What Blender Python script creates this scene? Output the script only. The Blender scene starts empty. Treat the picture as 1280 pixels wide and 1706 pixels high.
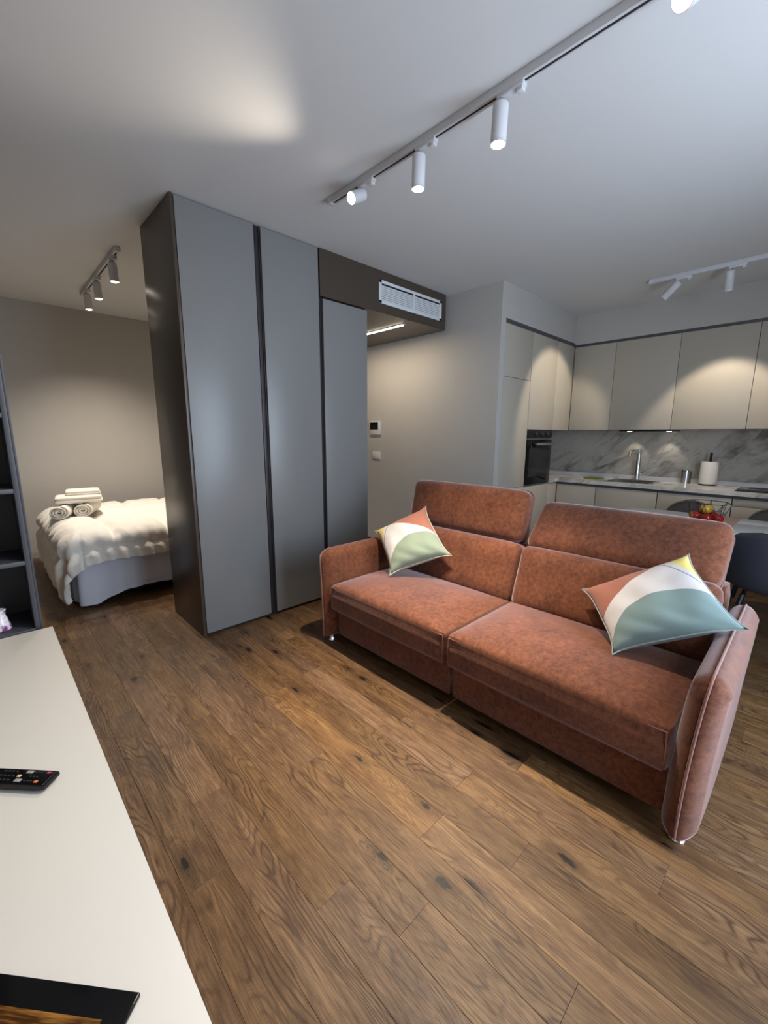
import bpy, bmesh, math, random
from mathutils import Vector, Matrix, noise
random.seed(7)
S = bpy.context.scene
COL = S.collection
H = 1.37            # camera height
ZC = 2.722          # ceiling height
YW = 2.75           # wardrobe front plane
YK = 2.144          # kitchen side plane

# ------------------------------------------------------------------ camera
def rot_cam(yaw, pitch, roll):
    f = Vector((math.sin(yaw)*math.cos(pitch), math.cos(yaw)*math.cos(pitch), -math.sin(pitch)))
    r = Vector((math.cos(yaw), -math.sin(yaw), 0)); d = f.cross(r)
    r2 = math.cos(roll)*r + math.sin(roll)*d; d2 = -math.sin(roll)*r + math.cos(roll)*d
    m = Matrix.Identity(4)
    for i in range(3):
        m[i][0] = r2[i]; m[i][1] = -d2[i]; m[i][2] = -f[i]
    m[2][3] = H
    return m
cd = bpy.data.cameras.new('camera'); cam = bpy.data.objects.new('camera', cd); COL.objects.link(cam)
cd.sensor_fit = 'HORIZONTAL'; cd.sensor_width = 36.0; cd.lens = 693.65/1280*36.0
cd.clip_start = 0.02; cd.clip_end = 60
cam.matrix_world = rot_cam(.76858, .183364, -.0039864)
S.camera = cam

# ------------------------------------------------------------------ world, daylight, exposure
w = bpy.data.worlds.new('sky'); S.world = w; w.use_nodes = True
bg = w.node_tree.nodes['Background']; bg.inputs[0].default_value = (0.68, 0.83, 1.0, 1); bg.inputs[1].default_value = 1.0
def area(name, loc, rot, sx, sy, power, col):
    l = bpy.data.lights.new(name, 'AREA'); l.shape = 'RECTANGLE'; l.size = sx; l.size_y = sy
    l.energy = power; l.color = col
    o = bpy.data.objects.new(name, l); o.location = loc; o.rotation_euler = rot; COL.objects.link(o); return o
WIN = (1.0, 2.65, 0.05, 2.4)
area('window_daylight', ((WIN[0]+WIN[1])/2, -.82, (WIN[2]+WIN[3])/2), (math.radians(90), 0, 0), WIN[1]-WIN[0]-.1, WIN[3]-WIN[2]-.1, 64, (0.70, 0.83, 1.0))
S.view_settings.view_transform = 'Standard'; S.view_settings.look = 'None'
S.view_settings.gamma = 1.0; S.view_settings.use_curve_mapping = False
S.view_settings.exposure = 0.35

# ------------------------------------------------------------------ material helpers
def new_mat(name):
    m = bpy.data.materials.new(name); m.use_nodes = True
    nt = m.node_tree; b = nt.nodes['Principled BSDF']; return m, nt, b
def nd(nt, t, ins=None, **props):
    n = nt.nodes.new(t)
    for k, v in props.items(): setattr(n, k, v)
    if ins:
        for k, v in ins.items():
            if isinstance(v, bpy.types.NodeSocket): nt.links.new(v, n.inputs[k])
            else: n.inputs[k].default_value = v
    return n
def mth(nt, op, a, b=0.0, c=0.0, clamp=False):
    return nd(nt, 'ShaderNodeMath', {0: a, 1: b, 2: c}, operation=op, use_clamp=clamp).outputs[0]
def mixc(nt, f, a, b):
    n = nt.nodes.new('ShaderNodeMix'); n.data_type = 'RGBA'
    for k, v in ((0, f), (6, a), (7, b)):
        if isinstance(v, bpy.types.NodeSocket): nt.links.new(v, n.inputs[k])
        else: n.inputs[k].default_value = v if k == 0 else (*v[:3], 1)
    return n.outputs[2]
def ramp(nt, f, stops):
    n = nt.nodes.new('ShaderNodeValToRGB'); nt.links.new(f, n.inputs[0]); e = n.color_ramp.elements
    while len(e) < len(stops): e.new(0.5)
    for i, (p, c) in enumerate(stops): e[i].position = p; e[i].color = (*c, 1) if len(c) == 3 else c
    return n.outputs[0]
def noi(nt, vec, scale, detail=3, rough=.5, dist=0):
    return nd(nt, 'ShaderNodeTexNoise', {'Vector': vec, 'Scale': scale, 'Detail': detail, 'Roughness': rough, 'Distortion': dist}).outputs[0]
def obj_co(nt): return nt.nodes.new('ShaderNodeTexCoord').outputs['Object']
def bump(nt, b, h, strength, dist=.01):
    n = nd(nt, 'ShaderNodeBump', {'Height': h, 'Strength': strength, 'Distance': dist}); nt.links.new(n.outputs[0], b.inputs['Normal'])
def srgb(r, g, b):
    f = lambda c: (c/255/12.92) if c/255 <= .04045 else ((c/255+.055)/1.055)**2.4
    return (f(r), f(g), f(b))
def plain(name, col, rough=.5, metal=0.0, var=.04, scale=6.0, bmp=0.0, bscale=200.0, spec=.5, **kw):
    m, nt, b = new_mat(name); co = obj_co(nt)
    c2 = tuple(max(0, c*(1-var*2)) for c in col)
    nt.links.new(mixc(nt, noi(nt, co, scale), col, c2), b.inputs['Base Color'])
    b.inputs['Roughness'].default_value = rough; b.inputs['Metallic'].default_value = metal
    b.inputs['Specular IOR Level'].default_value = spec
    for k, v in kw.items(): b.inputs[k.replace('_', ' ')].default_value = v
    if bmp: bump(nt, b, noi(nt, co, bscale, 2), bmp, .003)
    return m
def emit(name, col, strength):
    m, nt, b = new_mat(name)
    b.inputs['Base Color'].default_value = (*col, 1); b.inputs['Emission Color'].default_value = (*col, 1)
    b.inputs['Emission Strength'].default_value = strength; return m

def wood_floor():
    m, nt, b = new_mat('oak_planks'); co = obj_co(nt)
    rnd = nt.nodes.new('ShaderNodeObjectInfo').outputs['Random']
    sp = nd(nt, 'ShaderNodeSeparateXYZ', {0: co})
    x, y = sp.outputs[0], sp.outputs[1]
    r13, r57 = mth(nt, 'MULTIPLY', rnd, 43.0), mth(nt, 'MULTIPLY', rnd, 157.0)
    X, Y = mth(nt, 'ADD', x, r13), mth(nt, 'ADD', y, r57)
    def vec(sx, sy): return nd(nt, 'ShaderNodeCombineXYZ', {0: mth(nt, 'MULTIPLY', X, sx), 1: mth(nt, 'MULTIPLY', Y, sy), 2: mth(nt, 'MULTIPLY', rnd, 9)}).outputs[0]
    # knots: sparse cells, stretched along the grain
    vo = nd(nt, 'ShaderNodeTexVoronoi', {'Vector': vec(7.0, 2.6), 'Scale': 1.0, 'Randomness': 1.0}, voronoi_dimensions='2D')
    cc = nd(nt, 'ShaderNodeSeparateColor', {0: vo.outputs['Color']})
    kd = mth(nt, 'ADD', vo.outputs['Distance'], mth(nt, 'MULTIPLY', mth(nt, 'SUBTRACT', noi(nt, vec(90, 40), 1, 3), .5), .16))
    sel = mth(nt, 'GREATER_THAN', cc.outputs[0], .76)
    halo = mth(nt, 'MULTIPLY', mth(nt, 'EXPONENT', mth(nt, 'MULTIPLY', mth(nt, 'MULTIPLY', kd, kd), -30.0)), sel)
    rad = mth(nt, 'MULTIPLY_ADD', cc.outputs[1], .085, .03)
    core = mth(nt, 'MULTIPLY', nd(nt, 'ShaderNodeMapRange', {0: mth(nt, 'DIVIDE', kd, rad), 1: .6, 2: 1.3, 3: 1.0, 4: 0.0}, interpolation_type='SMOOTHSTEP').outputs[0], sel)
    # cathedral rings
    warp = noi(nt, vec(7, 1.25), 1, 2, .5)
    s = mth(nt, 'ADD', mth(nt, 'MULTIPLY', X, 170.0), mth(nt, 'MULTIPLY', warp, 150.0))
    s = mth(nt, 'ADD', s, mth(nt, 'MULTIPLY', halo, 26.0))
    s = mth(nt, 'ADD', s, mth(nt, 'MULTIPLY', noi(nt, vec(60, 20), 1, 3), 3.4))
    ring = mth(nt, 'POWER', mth(nt, 'MULTIPLY_ADD', mth(nt, 'SINE', s), .5, .5), 3.2)
    amt = nd(nt, 'ShaderNodeMapRange', {0: noi(nt, vec(10, 1.7), 1, 2), 1: .40, 2: .64, 3: .10, 4: .9}).outputs[0]
    ring = mth(nt, 'MULTIPLY', ring, amt)
    fine = noi(nt, vec(300, 8), 1, 4, .65)
    pores = nd(nt, 'ShaderNodeMapRange', {0: noi(nt, vec(520, 20), 1, 2), 1: .56, 2: .70}).outputs[0]
    streak = noi(nt, vec(38, 1.2), 1, 4, .65)
    flame = noi(nt, vec(16, 4.5), 1, 5, .7, )
    crack = nd(nt, 'ShaderNodeMapRange', {0: mth(nt, 'ABSOLUTE', mth(nt, 'SUBTRACT', noi(nt, vec(16, 1.6), 1, 3), .5)), 1: .0, 2: .012, 3: 1, 4: 0}).outputs[0]
    crack = mth(nt, 'MULTIPLY', crack, nd(nt, 'ShaderNodeMapRange', {0: noi(nt, vec(6, 2.2), 1, 2), 1: .56, 2: .68}).outputs[0])
    D = srgb(70, 41, 19)
    base = mixc(nt, nd(nt, 'ShaderNodeMapRange', {0: streak, 1: .32, 2: .68}).outputs[0], srgb(176, 130, 78), srgb(140, 96, 52))
    base = mixc(nt, nd(nt, 'ShaderNodeMapRange', {0: flame, 1: .46, 2: .70, 3: 0, 4: .80}).outputs[0], base, srgb(98, 60, 29))
    base = mixc(nt, mth(nt, 'MULTIPLY', ring, .92), base, D)
    base = mixc(nt, nd(nt, 'ShaderNodeMapRange', {0: fine, 1: .40, 2: .66, 3: 0, 4: .70}).outputs[0], base, srgb(86, 53, 26))
    base = mixc(nt, mth(nt, 'MULTIPLY', pores, .40), base, srgb(66, 40, 20))
    base = mixc(nt, mth(nt, 'MULTIPLY', crack, .7), base, srgb(50, 28, 14))
    base = mixc(nt, mth(nt, 'MULTIPLY', halo, .72), base, srgb(70, 40, 19))
    base = mixc(nt, mth(nt, 'MULTIPLY', core, .92), base, srgb(22, 12, 8))
    b.inputs['Specular IOR Level'].default_value = .38
    # whole-plank tone
    wn = nd(nt, 'ShaderNodeTexWhiteNoise', {'W': rnd}, noise_dimensions='1D').outputs[0]
    tone = nd(nt, 'ShaderNodeMapRange', {0: wn, 1: 0, 2: 1, 3: .43, 4: .63}).outputs[0]
    base = nd(nt, 'ShaderNodeVectorMath', {0: base, 'Scale': tone}, operation='SCALE').outputs[0]
    w2 = nd(nt, 'ShaderNodeTexWhiteNoise', {'W': mth(nt, 'ADD', rnd, 3.3)}, noise_dimensions='1D').outputs[0]
    hs = nd(nt, 'ShaderNodeHueSaturation', {'Hue': nd(nt, 'ShaderNodeMapRange', {0: w2, 3: .500, 4: .505}).outputs[0], 'Saturation': nd(nt, 'ShaderNodeMapRange', {0: w2, 3: .84, 4: .96}).outputs[0], 'Value': 1.0, 'Fac': 1.0, 'Color': base})
    nt.links.new(hs.outputs[0], b.inputs['Base Color'])
    nt.links.new(nd(nt, 'ShaderNodeMapRange', {0: fine, 3: .34, 4: .52}).outputs[0], b.inputs['Roughness'])
    hgt = mth(nt, 'SUBTRACT', mth(nt, 'MULTIPLY', fine, .5), mth(nt, 'ADD', mth(nt, 'MULTIPLY', ring, .4), pores))
    bump(nt, b, hgt, .25, .0012)
    return m
def velvet(name, a, c, sc=1.0):
    m, nt, b = new_mat(name); co = nd(nt, 'ShaderNodeNewGeometry').outputs['Position']
    n1 = noi(nt, co, 44*sc, 5, .62, .2); n2 = noi(nt, co, 170*sc, 3, .6); n3 = noi(nt, co, 7*sc, 2)
    f = mth(nt, 'ADD', mth(nt, 'MULTIPLY', n1, .48), mth(nt, 'ADD', mth(nt, 'MULTIPLY', n2, .28), mth(nt, 'MULTIPLY', n3, .24)))
    nt.links.new(ramp(nt, f, [(.34, a), (.66, c)]), b.inputs['Base Color'])
    b.inputs['Roughness'].default_value = .82; b.inputs['Specular IOR Level'].default_value = .2
    b.inputs['Sheen Weight'].default_value = 1.0; b.inputs['Sheen Roughness'].default_value = .35
    b.inputs['Sheen Tint'].default_value = (1, .84, .86, 1)
    bump(nt, b, mth(nt, 'ADD', mth(nt, 'MULTIPLY', noi(nt, co, 700, 2), .4), n1), .12, .003)
    return m
def marble(name, ca, cb):
    m, nt, b = new_mat(name); co = nd(nt, 'ShaderNodeNewGeometry').outputs['Position']
    mp = nd(nt, 'ShaderNodeMapping', {'Vector': co, 'Rotation': (.72, .0, .25)}).outputs[0]
    mp = nd(nt, 'ShaderNodeMapping', {'Vector': mp, 'Scale': (1.2, .5, 1.6)}).outputs[0]
    d = noi(nt, mp, 2.2, 5, .6, .4)
    v = nd(nt, 'ShaderNodeVectorMath', {0: mp, 1: nd(nt, 'ShaderNodeTexNoise', {'Vector': mp, 'Scale': 1.6, 'Detail': 4}).outputs[1]}, operation='ADD').outputs[0]
    a = mth(nt, 'ABSOLUTE', mth(nt, 'SUBTRACT', noi(nt, v, 1.15, 4, .6), .5))
    v1 = nd(nt, 'ShaderNodeMapRange', {0: a, 1: 0, 2: .05, 3: 1, 4: 0}).outputs[0]
    a2 = mth(nt, 'ABSOLUTE', mth(nt, 'SUBTRACT', noi(nt, v, 3.2, 5, .65), .52))
    v2 = nd(nt, 'ShaderNodeMapRange', {0: a2, 1: 0, 2: .03, 3: .55, 4: 0}).outputs[0]
    vein = mth(nt, 'MULTIPLY', mth(nt, 'MAXIMUM', v1, v2), nd(nt, 'ShaderNodeMapRange', {0: d, 1: .36, 2: .62}).outputs[0])
    base = mixc(nt, d, ca, cb)
    nt.links.new(mixc(nt, mth(nt, 'MULTIPLY', vein, .8), base, srgb(80, 74, 70)), b.inputs['Base Color'])
    b.inputs['Roughness'].default_value = .22; return m
def stripes(name):
    m, nt, b = new_mat(name); co = obj_co(nt)
    mp = nd(nt, 'ShaderNodeMapping', {'Vector': co, 'Scale': (4, 60, 1)}).outputs[0]
    f = noi(nt, mp, 1.0, 4, .65)
    nt.links.new(ramp(nt, f, [(.38, (.004, .003, .002)), (.5, srgb(70, 42, 16)), (.62, srgb(150, 105, 50))]), b.inputs['Base Color'])
    b.inputs['Roughness'].default_value = .2; return m
def cushion_mat(name, flip):
    """Printed cushion cloth: terracotta, white, green and yellow fields, laid out in the UVs of the cloth."""
    m, nt, b = new_mat(name)
    uv = nt.nodes.new('ShaderNodeTexCoord').outputs['UV']; sp = nd(nt, 'ShaderNodeSeparateXYZ', {0: uv}); u, v = sp.outputs[0], sp.outputs[1]
    lo_ = mth(nt, 'MAXIMUM', mth(nt, 'DIVIDE', mth(nt, 'SUBTRACT', .62, u), .62), 0.0)
    hi_ = mth(nt, 'MAXIMUM', mth(nt, 'DIVIDE', mth(nt, 'SUBTRACT', u, .62), .38), 0.0)
    arch = mth(nt, 'SUBTRACT', .47, mth(nt, 'ADD', mth(nt, 'MULTIPLY', mth(nt, 'POWER', lo_, 2.3), .38), mth(nt, 'MULTIPLY', mth(nt, 'POWER', hi_, 2.0), .10)))
    green = mth(nt, 'LESS_THAN', v, arch)
    if flip: u = mth(nt, 'SUBTRACT', 1.0, u)
    terra = mth(nt, 'GREATER_THAN', v, mth(nt, 'ADD', .40, mth(nt, 'MULTIPLY', u, .74)))
    yel = mth(nt, 'GREATER_THAN', mth(nt, 'ADD', u, mth(nt, 'MULTIPLY', v, .62)), 1.375)
    line = mth(nt, 'LESS_THAN', mth(nt, 'ABSOLUTE', mth(nt, 'SUBTRACT', mth(nt, 'ADD', u, mth(nt, 'MULTIPLY', v, .62)), 1.30)), .009)
    g = srgb(122, 136, 116) if flip else srgb(108, 130, 128)
    c = mixc(nt, line, srgb(196, 190, 188), srgb(120, 124, 122))
    c = mixc(nt, yel, c, srgb(216, 190, 96))
    c = mixc(nt, terra, c, srgb(150, 88, 66))
    c = mixc(nt, green, c, g)
    nz = noi(nt, nd(nt, 'ShaderNodeVectorMath', {0: uv, 'Scale': 1.0}, operation='SCALE').outputs[0], 160, 2)
    c = mixc(nt, mth(nt, 'MULTIPLY', nz, .16), c, (.25, .22, .2))
    nt.links.new(c, b.inputs['Base Color']); b.inputs['Roughness'].default_value = .9; b.inputs['Sheen Weight'].default_value = .2
    bump(nt, b, nz, .15, .002); return m
def flower_glass():
    m, nt, b = new_mat('flower_print_glass'); co = obj_co(nt)
    vo = nd(nt, 'ShaderNodeTexVoronoi', {'Vector': co, 'Scale': 26.0})
    f = nd(nt, 'ShaderNodeMapRange', {0: vo.outputs['Distance'], 1: .25, 2: .55, 3: 1, 4: 0}).outputs[0]
    f = mth(nt, 'MULTIPLY', f, nd(nt, 'ShaderNodeMapRange', {0: noi(nt, co, 30, 2), 1: .45, 2: .55}).outputs[0])
    nt.links.new(mixc(nt, f, srgb(226, 222, 232), srgb(112, 40, 120)), b.inputs['Base Color'])
    b.inputs['Roughness'].default_value = .12; return m
def apple_mat(name, a, c):
    m, nt, b = new_mat(name); co = obj_co(nt)
    mp = nd(nt, 'ShaderNodeMapping', {'Vector': co, 'Scale': (14, 14, 5)}).outputs[0]
    nt.links.new(mixc(nt, nd(nt, 'ShaderNodeMapRange', {0: noi(nt, mp, 1.6, 3), 1: .42, 2: .62}).outputs[0], a, c), b.inputs['Base Color'])
    b.inputs['Roughness'].default_value = .22; return m
def quilt(name, col):
    m, nt, b = new_mat(name); co = nd(nt, 'ShaderNodeNewGeometry').outputs['Position']
    nt.links.new(mixc(nt, noi(nt, co, 5), col, tuple(c*.94 for c in col)), b.inputs['Base Color'])
    b.inputs['Roughness'].default_value = .75; b.inputs['Sheen Weight'].default_value = .25
    mp = nd(nt, 'ShaderNodeMapping', {'Vector': co, 'Scale': (1.6, 1, .7)}).outputs[0]
    bump(nt, b, mth(nt, 'ADD', noi(nt, mp, 16, 3, .55, .8), mth(nt, 'MULTIPLY', noi(nt, co, 60, 2), .15)), .35, .012); return m

M = {}
M['floor'] = wood_floor()
M['sub'] = plain('subfloor', srgb(60, 38, 22), .8)
M['wall'] = plain('wall_paint', (.46, .44, .415), .85, bmp=.06, bscale=240, var=.02)
M['ceil'] = plain('ceiling_paint', (.62, .62, .62), .9, bmp=.05, bscale=240, var=.01)
M['taupe'] = plain('taupe_lacquer', srgb(132, 132, 131), .34, var=.015, bmp=.02, bscale=500)  # wardrobe lacquer, greyed and lightened for the daylight on its fronts
M['taupe_shade'] = plain('taupe_lacquer_shaded', srgb(72, 62, 53), .34, var=.015)  # same lacquer darkened: the shade on unlit sides put into the colour
M['profile'] = plain('dark_bronze_profile', srgb(70, 66, 68), .35, .5)
M['gap'] = plain('shadow_gap_black', (.012, .011, .012), .7)
M['kit'] = plain('cashmere_matt_front', srgb(176, 168, 155), .45, var=.01, bmp=.02, bscale=400)
M['kitdark'] = plain('graphite_profile', srgb(84, 84, 88), .4, .3)
M['white'] = plain('white_laminate', srgb(204, 203, 200), .42, var=.012, bmp=.04, bscale=900)
M['wpaint'] = plain('white_metal_paint', srgb(205, 205, 208), .4, var=.01)
M['black'] = plain('black_plastic', (.009, .009, .010), .35, spec=.3)
M['gloss'] = plain('black_glass', (.005, .005, .006), .10, spec=.16)
M['anth'] = plain('anthracite_board', srgb(62, 64, 72), .5, var=.03)
M['chrome'] = plain('chrome', (.80, .80, .82), .10, 1.0, var=.01)
M['steel'] = plain('brushed_steel', (.55, .54, .53), .28, 1.0)
M['sofa'] = velvet('terracotta_velvet', srgb(64, 32, 20), srgb(122, 73, 48))
M['pipe'] = plain('terracotta_piping', srgb(112, 58, 46), .8, Sheen_Weight=.5)
M['pipe_l'] = plain('terracotta_seam', srgb(124, 72, 56), .8, Sheen_Weight=.5)
M['marble'] = marble('marble', srgb(196, 191, 183), srgb(164, 160, 152))  # splashback copy, darker: shade under the wall cabinets put into the colour
M['marble_top'] = marble('marble_lit', srgb(224, 221, 214), srgb(204, 200, 192))  # same marble for the worktop, lightened to stand in for light on it
M['paper'] = plain('paper_towel', srgb(226, 222, 216), .95, bmp=.3, bscale=260)
M['towel'] = plain('terry_cloth', srgb(232, 226, 214), .97, bmp=.6, bscale=320, Sheen_Weight=.3)
M['duvet'] = quilt('quilted_cotton', srgb(236, 230, 220))
M['sheet'] = plain('bedsheet', srgb(214, 216, 226), .85, bmp=.08, bscale=60)
M['dark'] = plain('near_black_fabric', (.012, .010, .010), .9)
M['shellb'] = plain('black_shell_plastic', srgb(40, 41, 48), .42)
M['shellg'] = plain('grey_brown_upholstery', srgb(86, 76, 72), .85, bmp=.2, bscale=500)
M['pink'] = plain('blush_linen', srgb(196, 158, 140), .9, bmp=.2, bscale=700)
M['wire'] = plain('black_wire', (.02, .018, .02), .45)
M['green'] = plain('green_sponge_cloth', srgb(104, 122, 44), .9)
M['rubber'] = plain('dark_button', srgb(40, 40, 42), .5)
M['greyb'] = plain('grey_button', srgb(150, 150, 152), .5)
M['cream'] = plain('cream_button', srgb(222, 190, 140), .5)
M['orange'] = plain('orange_button', srgb(232, 120, 70), .5)
M['pinkb'] = plain('magenta_button', srgb(170, 60, 100), .5)
M['stripe'] = stripes('streaked_brown')  # brown streaks over black for the centre of the tray
M['jar'] = flower_glass()
M['red'] = apple_mat('red_apple_skin', srgb(165, 20, 18), srgb(120, 12, 14))
M['redy'] = apple_mat('red_yellow_apple_skin', srgb(175, 28, 22), srgb(196, 140, 50))
M['yelg'] = apple_mat('yellow_green_apple_skin', srgb(206, 160, 60), srgb(120, 110, 40))
M['stem'] = plain('apple_stem', srgb(60, 40, 22), .8)
M['slat'] = plain('vent_white', srgb(222, 226, 230), .45)
M['cushR'] = cushion_mat('printed_cotton_a', False)
M['cushL'] = cushion_mat('printed_cotton_b', True)
WARM = (1.0, .87, .70)
M['lens'] = emit('lamp_lens', (1.0, .90, .74), 14)
M['led'] = emit('led_diffuser', (1.0, .90, .70), 6)
M['hoodled'] = emit('hood_led', (1.0, .92, .8), 10)

# ------------------------------------------------------------------ mesh helpers
def nb(): return bmesh.new()
def bx(bm, x0, x1, y0, y1, z0, z1, bev=0.0, seg=2, mat=None):
    r = bmesh.ops.create_cube(bm, size=1.0)['verts']
    for v in r:
        v.co = Vector((x0+(v.co.x+.5)*(x1-x0), y0+(v.co.y+.5)*(y1-y0), z0+(v.co.z+.5)*(z1-z0)))
    if bev > 0:
        es = list({e for v in r for e in v.link_edges})
        bmesh.ops.bevel(bm, geom=es, offset=bev, segments=seg, profile=.5, affect='EDGES')
    return bm
def puff(bm, dims, r, crown=(0, 0, 0), n=(10, 10, 6), mat=Matrix.Identity(4), wob=0.0, fn=None):
    """Rounded, upholstered block centred at the origin: corner radius r, faces crowned outwards."""
    hx, hy, hz = [d/2 for d in dims]; vs = {}
    start = len(bm.verts)
    def V(i, j, k):
        key = (i, j, k)
        if key in vs: return vs[key]
        c = Vector((-hx+2*hx*i/n[0], -hy+2*hy*j/n[1], -hz+2*hz*k/n[2]))
        inn = Vector((max(-hx+r, min(hx-r, c.x)), max(-hy+r, min(hy-r, c.y)), max(-hz+r, min(hz-r, c.z))))
        d = c-inn
        if d.length > 1e-9: c = inn + d.normalized()*min(r, d.length if d.length < r else r)
        ux, uy, uz = c.x/hx, c.y/hy, c.z/hz
        g = lambda a: max(0.0, 1-a**4)
        c = c + Vector((crown[0]*ux*g(uy)*g(uz), crown[1]*uy*g(ux)*g(uz), crown[2]*uz*g(ux)*g(uy)))
        if wob: 
            q = noise.noise(c*7.0+Vector((3.1, 1.7, 9.2)))*wob; c = c + c.normalized()*q
        if fn: c = fn(c, ux, uy, uz)
        vs[key] = bm.verts.new(mat @ c); return vs[key]
    def quad(a, b, c, d):
        try: bm.faces.new((a, b, c, d))
        except ValueError: pass
    for i in range(n[0]):
        for j in range(n[1]):
            quad(V(i, j, 0), V(i, j+1, 0), V(i+1, j+1, 0), V(i+1, j, 0))
            quad(V(i, j, n[2]), V(i+1, j, n[2]), V(i+1, j+1, n[2]), V(i, j+1, n[2]))
    for i in range(n[0]):
        for k in range(n[2]):
            quad(V(i, 0, k), V(i+1, 0, k), V(i+1, 0, k+1), V(i, 0, k+1))
            quad(V(i, n[1], k), V(i, n[1], k+1), V(i+1, n[1], k+1), V(i+1, n[1], k))
    for j in range(n[1]):
        for k in range(n[2]):
            quad(V(0, j, k), V(0, j, k+1), V(0, j+1, k+1), V(0, j+1, k))
            quad(V(n[0], j, k), V(n[0], j+1, k), V(n[0], j+1, k+1), V(n[0], j, k+1))
    return bm
def tube(bm, pts, r, seg=8, closed=False, caps=True):
    pts = [Vector(p) for p in pts]; n = len(pts); rings = []
    up = None
    for i, p in enumerate(pts):
        a = pts[(i-1) % n] if (closed or i > 0) else p
        c = pts[(i+1) % n] if (closed or i < n-1) else p
        t = (c-a).normalized()
        if up is None: up = t.orthogonal().normalized()
        up = (up - t*up.dot(t)); up = up.normalized() if up.length > 1e-6 else t.orthogonal().normalized()
        s = t.cross(up); rr = r[i] if isinstance(r, (list, tuple)) else r
        rings.append([bm.verts.new(p + (up*math.cos(2*math.pi*k/seg)+s*math.sin(2*math.pi*k/seg))*rr) for k in range(seg)])
    m = n if closed else n-1
    for i in range(m):
        A, B = rings[i], rings[(i+1) % n]
        off = 0
        if closed and i == n-1:
            off = min(range(seg), key=lambda o: sum((A[k].co-B[(k+o) % seg].co).length for k in range(seg)))
        for k in range(seg):
            try: bm.faces.new((A[k], A[(k+1) % seg], B[(k+1+off) % seg], B[(k+off) % seg]))
            except ValueError: pass
    if caps and not closed:
        bm.faces.new(rings[0][::-1]); bm.faces.new(rings[-1])
    return bm
def lathe(bm, prof, c=(0, 0, 0), seg=24, mat=None, cap0=True, cap1=True):
    c = Vector(c); rings = []
    for r, z in prof:
        ring = []
        for k in range(seg):
            p = Vector((r*math.cos(2*math.pi*k/seg), r*math.sin(2*math.pi*k/seg), z))
            if mat: p = mat @ p
            ring.append(bm.verts.new(c+p))
        rings.append(ring)
    for A, B in zip(rings, rings[1:]):
        for k in range(seg): bm.faces.new((A[k], A[(k+1) % seg], B[(k+1) % seg], B[k]))
    if cap0: bm.faces.new(rings[0][::-1])
    if cap1: bm.faces.new(rings[-1])
    return bm
def grid(bm, fn, nu, nv, close_u=False, uvl=None):
    vs = [[bm.verts.new(fn(i/nu, j/nv)) for j in range(nv+1)] for i in range(nu+1 if not close_u else nu)]
    fs = []
    for i in range(nu):
        for j in range(nv):
            a, b2 = vs[i], vs[(i+1) % len(vs)]
            f = bm.faces.new((a[j], b2[j], b2[j+1], a[j+1])); fs.append(f)
            if uvl is not None:
                for l, (p, q) in zip(f.loops, ((i, j), (i+1, j), (i+1, j+1), (i, j+1))): l[uvl].uv = (p/nu, q/nv)
    return vs
def wloc(o):
    v = Vector((0, 0, 0))
    while o: v += o.location; o = o.parent
    return v
def obj(name, bm, mat, parent=None, local=False, smooth=True, angle=35):
    bmesh.ops.recalc_face_normals(bm, faces=bm.faces)
    vs = bm.verts; lo = [min(v.co[i] for v in vs) for i in range(3)]; hi = [max(v.co[i] for v in vs) for i in range(3)]
    c = Vector(((lo[0]+hi[0])/2, (lo[1]+hi[1])/2, lo[2]))
    for v in vs: v.co -= c
    me = bpy.data.meshes.new(name); bm.to_mesh(me); bm.free()
    for m in (mat if isinstance(mat, (list, tuple)) else [mat]): me.materials.append(m)
    if smooth:
        me.polygons.foreach_set('use_smooth', [True]*len(me.polygons)); me.set_sharp_from_angle(angle=math.radians(angle))
    o = bpy.data.objects.new(name, me); COL.objects.link(o)
    if parent:
        o.parent = parent; o.location = c if local else c - wloc(parent)
    else: o.location = c
    return o
def tag(o, label, cat, group=None, kind=None):
    o['label'] = label; o['category'] = cat
    if group: o['group'] = group
    return o
def thing(name, label, cat, loc=(0, 0, 0), rot=(0, 0, 0), group=None):
    o = bpy.data.objects.new(name, None); o.empty_display_size = .1; COL.objects.link(o); o.location = loc; o.rotation_euler = rot
    return tag(o, label, cat, group)
def struct(name, bm, mat, parent=None, **kw):
    o = obj(name, bm, mat, parent, **kw)
    if not parent: o['kind'] = 'structure'
    return o
def box(name, mat, dims, parent=None, bev=.0, local=False, seg=2):
    return obj(name, bx(nb(), *dims, bev=bev, seg=seg), mat, parent, local)

# ================================================================== STRUCTURE
X0, X1, Y0, Y1 = -.48, 5.58, -.86, 5.92
floor = struct('floor', bx(nb(), X0-.1, X1+.1, Y0-.1, Y1+.1, -.1, -.006), M['sub'])
PW, PL = .129, 1.09
def plank_mesh():
    bm = bx(nb(), -PW/2+.0003, PW/2-.0003, -PL/2+.0003, PL/2-.0003, -.0058, 0)
    top = [e for e in bm.edges if all(abs(v.co.z) < 1e-6 for v in e.verts)]
    bmesh.ops.bevel(bm, geom=top, offset=.0007, segments=1, affect='EDGES')
    me = bpy.data.meshes.new('plank'); bm.to_mesh(me); bm.free(); me.materials.append(M['floor']); return me
pm = plank_mesh()
PH = {0: 1.146, 1: 1.461, 2: 1.932, 3: 1.72, 4: 1.335, 5: 1.87, 6: 1.60, 7: .82, 8: 1.25, -1: .70}
def in_cam(p):
    v = cam.matrix_world.inverted() @ Vector(p)
    if v.z > -.05: return False
    return abs(v.x/-v.z)*693.65 < 640+420 and abs(v.y/-v.z)*693.65 < 853+420
rr = random.Random(3); nplank = 0; cand = []
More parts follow.
